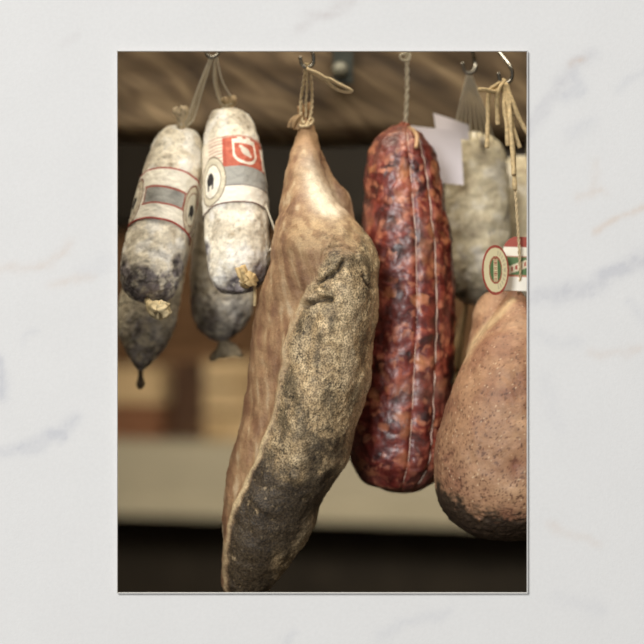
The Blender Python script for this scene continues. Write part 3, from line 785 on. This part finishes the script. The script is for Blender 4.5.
def r_col(v, n):
    px, py = pix(v); a = fbm(v, 28, 4, 2); b = fbm(v, 85, 4, 5); g = N(v, 330, 3); g2 = N(v, 620, 8)
    c = mixc(SK, SKR, sst(-.05, .55, a)*.7+sst(.1, .5, b)*.3); c = mixc(c, SKP, sst(.15, .7, -a)*.6)
    c = mixc(c, SKP, .75*math.exp(-((px-516)/16)**2-((py-490)/9)**2))
    dens = .16+.50*sst(330, 500, py)+.45*b+.3*a
    t_ = .60-dens*.45
    if g > t_: c = mixc(c, lin((88, 56, 42)), min(.7, (g-t_)*5))
    if g2 > .62-dens*.3: c = mixc(c, lin((70, 44, 32)), .6)
    if g2 < -.62: c = mixc(c, lin((236, 208, 170)), .5)
    c = mixc(c, lin((120, 66, 54)), .6*math.exp(-((px-514)/7)**2-((py-466)/10)**2)*(1+b))
    edge = 497+(px-434)*.36+10*b-14*sst(470, 434, px)
    if px > 480: edge = 497+46*.36+(px-480)*.08+10*b
    low = sst(edge-8, edge+6, py+5*g)
    c = mixc(c, mixc(lin((38, 32, 25)), lin((72, 61, 45)), sst(.1, .6, g2+.3*g)), low*.93)
    # fat line where the front folds over the back lobe
    lx = segd(px, py, 513, 300, 486, 327) if px > 486 else segd(px, py, 486, 327, 463, 360)
    if n.y < .5: c = mixc(c, lin((220, 194, 148)), .55*math.exp(-(lx/3.0)**2))
    return c
H2 = make_ham('cured_ham', P(515, 292, .03), 'pinkish-brown speckled ham at the right edge with dark crusted bottom', [section(R2), section(R2B, back=.8)], r_disp, r_col, M_skin)
m = MB()
m.cord([P(505, 82, .028), P(509, 105, .022), P(512, 135, .014), P(514, 170, .006), P(517, 215, .0), P(519.5, 255, .002), P(520, 285, .012), P(517, 294, .026)], .0015)
m.cord([P(507, 82, .028), P(512, 110, .023), P(514, 140, .016), P(515, 165, .010), P(514.5, 172, .006)], .0014)
m.build('hanging_cord', M_cord, H2)
def strip(m, pts, w=.0024): m.tube(smooth(pts, .003), [w*(1+.25*N(p, 120, 4)) for p in smooth(pts, .003)], 7)
for pts in ([P(504, 80, .03), P(496, 86, .026), P(489, 93, .024), P(488, 120, .022), P(487, 148, .02)],
            [P(505, 81, .03), P(500, 88, .022), P(497, 100, .02), P(498, 125, .02)],
            [P(506, 84, .028), P(512, 100, .018), P(519, 118, .016), P(528, 134, .016)],
            [P(505, 86, .028), P(508, 106, .016), P(513, 128, .014), P(520, 148, .014)],
            [P(505, 86, .028), P(504, 104, .018), P(507, 126, .014), P(508, 146, .014)],
            [P(503, 84, .027), P(506, 100, .02), P(510, 122, .013), P(513, 150, .008), P(515, 190, .0)],
            [P(505, 84, .026), P(509, 98, .020), P(510, 118, .010), P(512, 142, .005), P(514, 175, -.003)],
            [P(502, 88, .026), P(494, 92, .02), P(486, 90, .018), P(478, 90, .018)]):
    m = MB(); strip(m, pts); m.build('raffia_strand', M_raffia, H2)

# ---------------------------------------------------------------- red salami
SR = [(404,126,.088,6),(403.5,129,.088,14),(403,135,.088,22),(402,145,.088,29.5),(402,160,.088,35),(403,180,.088,38.5),(404.5,205,.088,41),(406,240,.087,45),(406.5,280,.086,48),(406,320,.085,49.5),(404,360,.083,50.5),(402,400,.081,50.5),(400,435,.079,51),(398.5,455,.078,50),(397,470,.077,45),(396,481,.076,36),(395.5,488,.076,25),(395,492,.076,9)]
GR = [74, 42, 108, 150]     # casing grooves around the body, degrees
def dR(p, q, th, r):
    d = .0016*N(p, 38, 21)+.0016*fbm(p, 85, 3, 22)
    dg = math.degrees(th) % 360
    for a in (80, 53): d -= .0022*math.exp(-((dg-a)/3.2)**2)
    d += .0012*math.exp(-((dg-66)/9)**2)
    d -= .001*math.exp(-(((q+dg*.25) % 74-37)/2.5)**2)
    return d
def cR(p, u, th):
    px, py = pix(p); lo = .95*sst(415, 480, py+18*N(p, 30, 3))  # lower end darkened: dried meat plus shade painted into the colour
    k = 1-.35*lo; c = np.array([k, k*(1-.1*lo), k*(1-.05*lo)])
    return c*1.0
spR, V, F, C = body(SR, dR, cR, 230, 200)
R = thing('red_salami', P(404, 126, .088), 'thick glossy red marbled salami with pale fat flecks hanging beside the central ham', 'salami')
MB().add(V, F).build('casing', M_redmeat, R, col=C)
for a, w in ((80, .0005), (53, .0009)):
    m = MB(); pts = []
    L = spR[-1][0]
    for i in range(140):
        q = L*(.02+.95*i/139); th = math.radians(a); c, d, r, T = loft_eval(spR, q, th)
        pts.append(c+d*(r+dR(c+d*r, q, th, r)-.0001+.0011*N(c, 85, a)))
    m.tube(pts, w, 7); m.build('groove_glare', mat('netting', (206, 176, 158), .5, coat=.3), R)  # pale tubes along the casing grooves, modelled glare rather than netting
m = MB(); m.cord([P(406.5, 40, .085), P(407, 60, .085), P(407, 90, .086), P(406, 112, .086), P(405, 128, .087)], .0021, .018)
m.cord([P(406, 55, .082), P(401, 54, .08), P(401, 59, .08), P(408, 60, .081), P(410, 55, .083), P(405, 52, .083)], .0013)
m.build('hanging_cord', M_cordp, R)
tail('casing_knot', R, [(404,129,.085),(405,126,.085),(406,123,.085)], [8, 6, 4], (150, 84, 60), 6, .2, 1)
m = MB(); strip(m, [P(409, 128, .078), P(414, 131, .068), P(417, 138, .058), P(416, 148, .052)], .0022)
m.build('casing_seam', mat('fat_seam', (190, 152, 112), .5), R)

# ---------------------------------------------------------------- grey salamis behind on the right
SE = [(474, 132, 0.195, 5), (474, 136, 0.195, 14), (475, 143, 0.195, 22), (476, 155, 0.195, 28), (476.5, 175, 0.195, 31), (477, 205, 0.195, 33), (476, 240, 0.195, 34), (474, 270, 0.195, 33), (472, 288, 0.195, 27), (471, 298, 0.195, 18), (470, 304, 0.195, 7)]
SF = [(520, 156, 0.266, 6.5), (520, 161, 0.266, 14.5), (521, 170, 0.266, 22.5), (518, 185, 0.266, 29.5), (519, 210, 0.266, 33.5), (519, 245, 0.266, 34.5), (518, 280, 0.266, 33.5), (517, 300, 0.266, 25.5), (516, 310, 0.266, 10.5)]
gc = lambda off: white_col(off, 20, 292, .5, base=lin((204, 192, 162)), white=.4)
spE, V, F, C = body(SE, white_disp(31, 1.3), gc(31), 110, 90)
E = thing('grey_salami', P(474, 132, .2), 'blurred grey-white moulded salami behind the price cards right of the red salami', 'salami', 'grey salamis behind on the right')
MB().add(V, F).build('casing', M_mould, E, col=C)
m = MB()
for i in range(8):
    a = -1+2*i/7; q = P(469+a*1.5, 74, .115)
    e = P(474+a*22, 142+abs(a)*10-4, .185-.01*(1-abs(a)))
    mid = q.lerp(e, .5)+Vector((a*.001, -.002, 0)); m.tube(smooth([q, mid, e], .006), .0010, 5)
m.build('netting_strings', mat('netting_white', (238, 232, 208), .7), E)
tail('casing_twist', E, [(482,146,.166),(484,141,.16),(483,137,.158)], [3, 5, 4], (224, 212, 186), 5, .2, 1)
tail('casing_end', E, [(467,300,.19),(462,325,.185),(458,345,.18),(455,372,.18)], [2.5, 3.5, 5, 4.5], (176, 146, 104), 4, .1, .6)
spF, V, F, C = body(SF, white_disp(37, 1.3), gc(37), 90, 80)
Ft = thing('grey_salami', P(527, 158, .258), 'grey moulded salami at the right edge, half hidden behind the other grey one', 'salami', 'grey salamis behind on the right')
MB().add(V, F).build('casing', M_mould, Ft, col=C)
MB().tube(smooth([P(527, 162, .258), P(534, 60, .2), Vector((P(534, 60, .2).x, .066, RZ+.004))], .01), .0011, 6).build('string', M_cordp, Ft)

# price cards
def card(pts, T, label, hue=None):
    f = [P(*p) for p in pts]; n = (f[1]-f[0]).cross(f[3]-f[0]).normalized()
    if n.y > 0: n = -n
    V = []; k = 8
    for s in (0, 1):
        for j in range(k+1):
            for i in range(k+1):
                a = f[0].lerp(f[1], i/k); b = f[3].lerp(f[2], i/k); p = a.lerp(b, j/k)
                V.append(p-n*(T*s)+n*.0018*math.sin(math.pi*i/k))
    g = (k+1)**2; F = []
    for j in range(k):
        for i in range(k):
            a = j*(k+1)+i; F += [(a, a+1, a+k+2, a+k+1), (g+a, g+a+k+1, g+a+k+2, g+a+1)]
    for i in range(k):
        for a, b in ((i, i+1), (k*(k+1)+i, k*(k+1)+i+1), (i*(k+1), (i+1)*(k+1)), (i*(k+1)+k, (i+1)*(k+1)+k)): F.append((a, b, g+b, g+a))
    return tag(MB().add(V, F).build('price_card', M_price, loc=f[0], flat=True), label, 'card', 'blank price cards beside the red salami')
card([(400,124.5,.133),(460.8,131.5,.141),(463.5,185,.141),(402,180,.133)], .0008, 'blank lilac-white price card tucked behind the red salami, the larger front one')
card([(433.4,113,.145),(469,125,.150),(469,140,.150),(437,137,.145)], .0008, 'blank white price card tilted behind the larger one, only its top showing')

# oval and banded paper tags on the right ham's cord
def flat_tag(name, label, cx, cy, rx, ry, Y, paint, oval, tilt=0.0, yaw=0.0):
    V = []; C = []; n = 60
    R_ = Matrix.Rotation(tilt, 3, 'Y'); Z = Matrix.Rotation(yaw, 3, 'Z'); c0 = P(cx, cy, Y); s = s_of(Y)
    for side in (0, 1):
        for j in range(n+1):
            for i in range(n+1):
                a = -1+2*i/n; b = -1+2*j/n
                if oval: x = a*math.sqrt(1-b*b/2); y = b*math.sqrt(1-a*a/2)
                else:
                    x, y = a, b
                    if y < -.5: x *= math.sqrt(max(.15, 1-((-.5-y)/.56)**2))
                p = Vector((x*rx*s/max(.3, math.cos(yaw)), -.0010*(1-side)-.002*(1-x*x)*(0 if oval else 1), -y*ry*s))
                V.append(c0+R_@(Z@p)); C.append(paint(x, y))
    g = (n+1)**2; F = []
    for j in range(n):
        for i in range(n):
            a = j*(n+1)+i; F += [(a, a+n+1, a+n+2, a+1), (g+a, g+a+1, g+a+n+2, g+a+n+1)]
    for i in range(n):
        for a, b in ((i, i+1), (n*(n+1)+i, n*(n+1)+i+1), (i*(n+1), (i+1)*(n+1)), (i*(n+1)+n, (i+1)*(n+1)+n)): F.append((a, b, g+b, g+a))
    return tag(MB().add(V, F).build(name, M_paper, loc=c0, col=C, flat=True), label, 'tag')
GRN = lin((88, 116, 74)); TAGC = lin((224, 212, 168)); TR = lin((160, 76, 62))
def p_oval(x, y):
    d = math.hypot(x, y); c = TAGC
    if d > .90: c = TR
    if .62 < d < .80 and x > .1 and int(math.degrees(math.atan2(y, x))/7) % 2 == 0: c = mixc(c, BRN, .5)
    X = x/.50; Y = y/.56; e = math.hypot(X, Y)
    if e < 1: c = TR if e > .90 else (lin((170, 120, 90)) if e > .84 else GRN)
    if e < .86 and abs(X) < .30 and abs(Y) < .80:
        c = TAGC
        if abs(X) < .20 and int((Y+1)*13) % 2 == 0: c = TR
    return c
def p_band(x, y):
    if y < -.62: return TR
    if y < -.30: return lin((238, 232, 214))
    if y > .48: return lin((240, 236, 222))
    if y < .48 and y > .40 or y < -.26: return lin((190, 120, 96))
    k = y+.28*x-.06
    if abs(k) < .15:
        return TR if (int((x+1)*9) % 2 == 0 and abs(k) < .08) else lin((226, 214, 186))
    if y < .48 and abs(y-.06)+.0 < .42*(1-.25*abs(x)): return GRN
    return lin((226, 214, 186))
flat_tag('oval_tag', 'oval cream paper tag with red rim and green centre on the right ham cord', 495.2, 270, 13.6, 25, -.012, p_oval, True, math.radians(-1), math.radians(18))
flat_tag('banded_tag', 'red, white and green banded paper tag behind the oval tag at the right edge', 522, 264, 19, 27, .012, p_band, False, math.radians(2), math.radians(-8))

# ---------------------------------------------------------------- background counter and crates (run obliquely)
ANG = -math.atan(0.35)
def bp(px, py, off=0.0):
    k = (px-322)/2000.0; d0 = 4.6+off; x = d0*k/(1+.35*k); y = 2.6+off-.35*x
    return Vector((x, y, CAMZ+(322-py)/2000.0*(y-CAMY)))
ux = Vector((1, -.35, 0)).normalized(); uy = Vector((.35, 1, 0)).normalized()
def obox(m, cx, off0, off1, w, z0, z1, bev=0.0):
    """cx: metres along the counter from its middle; off: behind the front plane"""
    c = Vector((0, 2.6, 0))+ux*cx+uy*((off0+off1)/2)
    m.box((c.x, c.y, (z0+z1)/2), (w, abs(off1-off0), z1-z0), ANG); return m
ZT, ZL = 1.216, 1.043
t = thing('shop_counter', (0, 2.75, 0), 'long counter in the background with pale front board and dark base', 'counter')
obox(MB(), 0,   .05, .45, 3.0, 0, ZL).build('base', M_darkwood, t, flat=True)
# pale board: front leans back slightly, with a rounded bottom lip
V = []; prof = [(.55, ZT-.01), (.06, ZT), (.035, ZT-.003), (.026, ZT-.012), (.0, ZL+.05), (-.04, ZL+.020), (-.055, ZL+.008), (-.055, ZL+.002), (-.045, ZL), (.55, ZL)]
for e in (-1.5, 1.5):
    for o_, z in prof: V.append(Vector((0, 2.6, 0))+ux*e+uy*o_+Vector((0, 0, z)))
n = len(prof); F = [(k, k+n, (k+1) % n+n, (k+1) % n) for k in range(n)]+[tuple(range(n)), tuple(range(2*n-1, n-1, -1))]
MB().add(V, F).build('front_board', M_fascia, t, flat=True)
def crate(cx, w, z0, rows, mt, post, label, off=.12, h=.083):
    """rows: number of slats; open slatted crate"""
    base = Vector((0, 2.6, z0))+ux*cx+uy*(off+.12)
    t = thing('wooden_crate', base, label, 'crate', 'wooden crates on the background counter')
    z = z0
    for k in range(rows):
        g = .010
        m = MB(); obox(m, cx, off, off+.014, w, z, z+h); m.build('slat', mt, t, flat=True)
        m = MB(); obox(m, cx, off+.30, off+.314, w, z, z+h); m.build('slat', mt, t, flat=True)
        for sx in (-1, 1):
            m = MB(); obox(m, cx+sx*(w/2-.007), off+.014, off+.30, .014, z, z+h); m.build('slat', mt, t, flat=True)
        z += h+g
    for sx in (-1, 1):
        for oo in (off+.014, off+.27):
            m = MB(); obox(m, cx+sx*(w/2-.03), oo, oo+.03, .03, z0, z-.012); m.build('corner_post', post, t, flat=True)
    m = MB(); obox(m, cx, off+.014, off+.30, w-.03, z0, z0+.012); m.build('bottom', mt, t, flat=True)
    return z-.010
def cx_of(px):
    v = bp(px, 322, .12)-Vector((0, 2.6, 0)); return v.x*ux.x+v.y*ux.y
xa = cx_of(163)
z1 = crate(xa-.26, .50, ZT, 1, M_red, M_umber, 'reddish-brown crate low on the left end of the counter')
crate(xa-.26, .50, z1+.002, 1, M_tan, M_umber, 'tan crate stacked on the reddish one at left')
xb = cx_of(203)
crate(xb+.30, .60, ZT, 3, M_tan, M_umber, 'tan slatted crate left of the central ham, bright in the background', h=.058)
z2 = ZT
t = thing('gap_shade_box', Vector((0, 2.6, ZT))+ux*((xa+xb)/2)+uy*.3, 'dark brown box standing in for the shadowed gap between the crates in the background', 'box')  # dark box added in place of the shadow between the crates
obox(MB(), (xa+xb)/2, .16, .42, xb-xa-.004, ZT, ZT+.19).build('box_body', M_umber, t, flat=True)
obox(MB(), (xa+xb)/2, .155, .425, xb-xa-.002, ZT+.19, ZT+.205).build('lid', M_brown, t, flat=True)
# brown boarded partition behind the counter, dark lintel over it
m = MB()
for k in range(12): obox(m, 0, .76, .79, 3.2, .02+.144*k, .02+.144*k+.14)
o = m.build('trim_1', M_brown, flat=True); o['kind'] = 'structure'
o = obox(MB(), 0, .70, .80, 3.2, 1.772, H-.02).build('trim_2', M_darkwood, flat=True); o['kind'] = 'structure'

for o in bpy.data.objects:
    if '_w' in o: del o['_w']
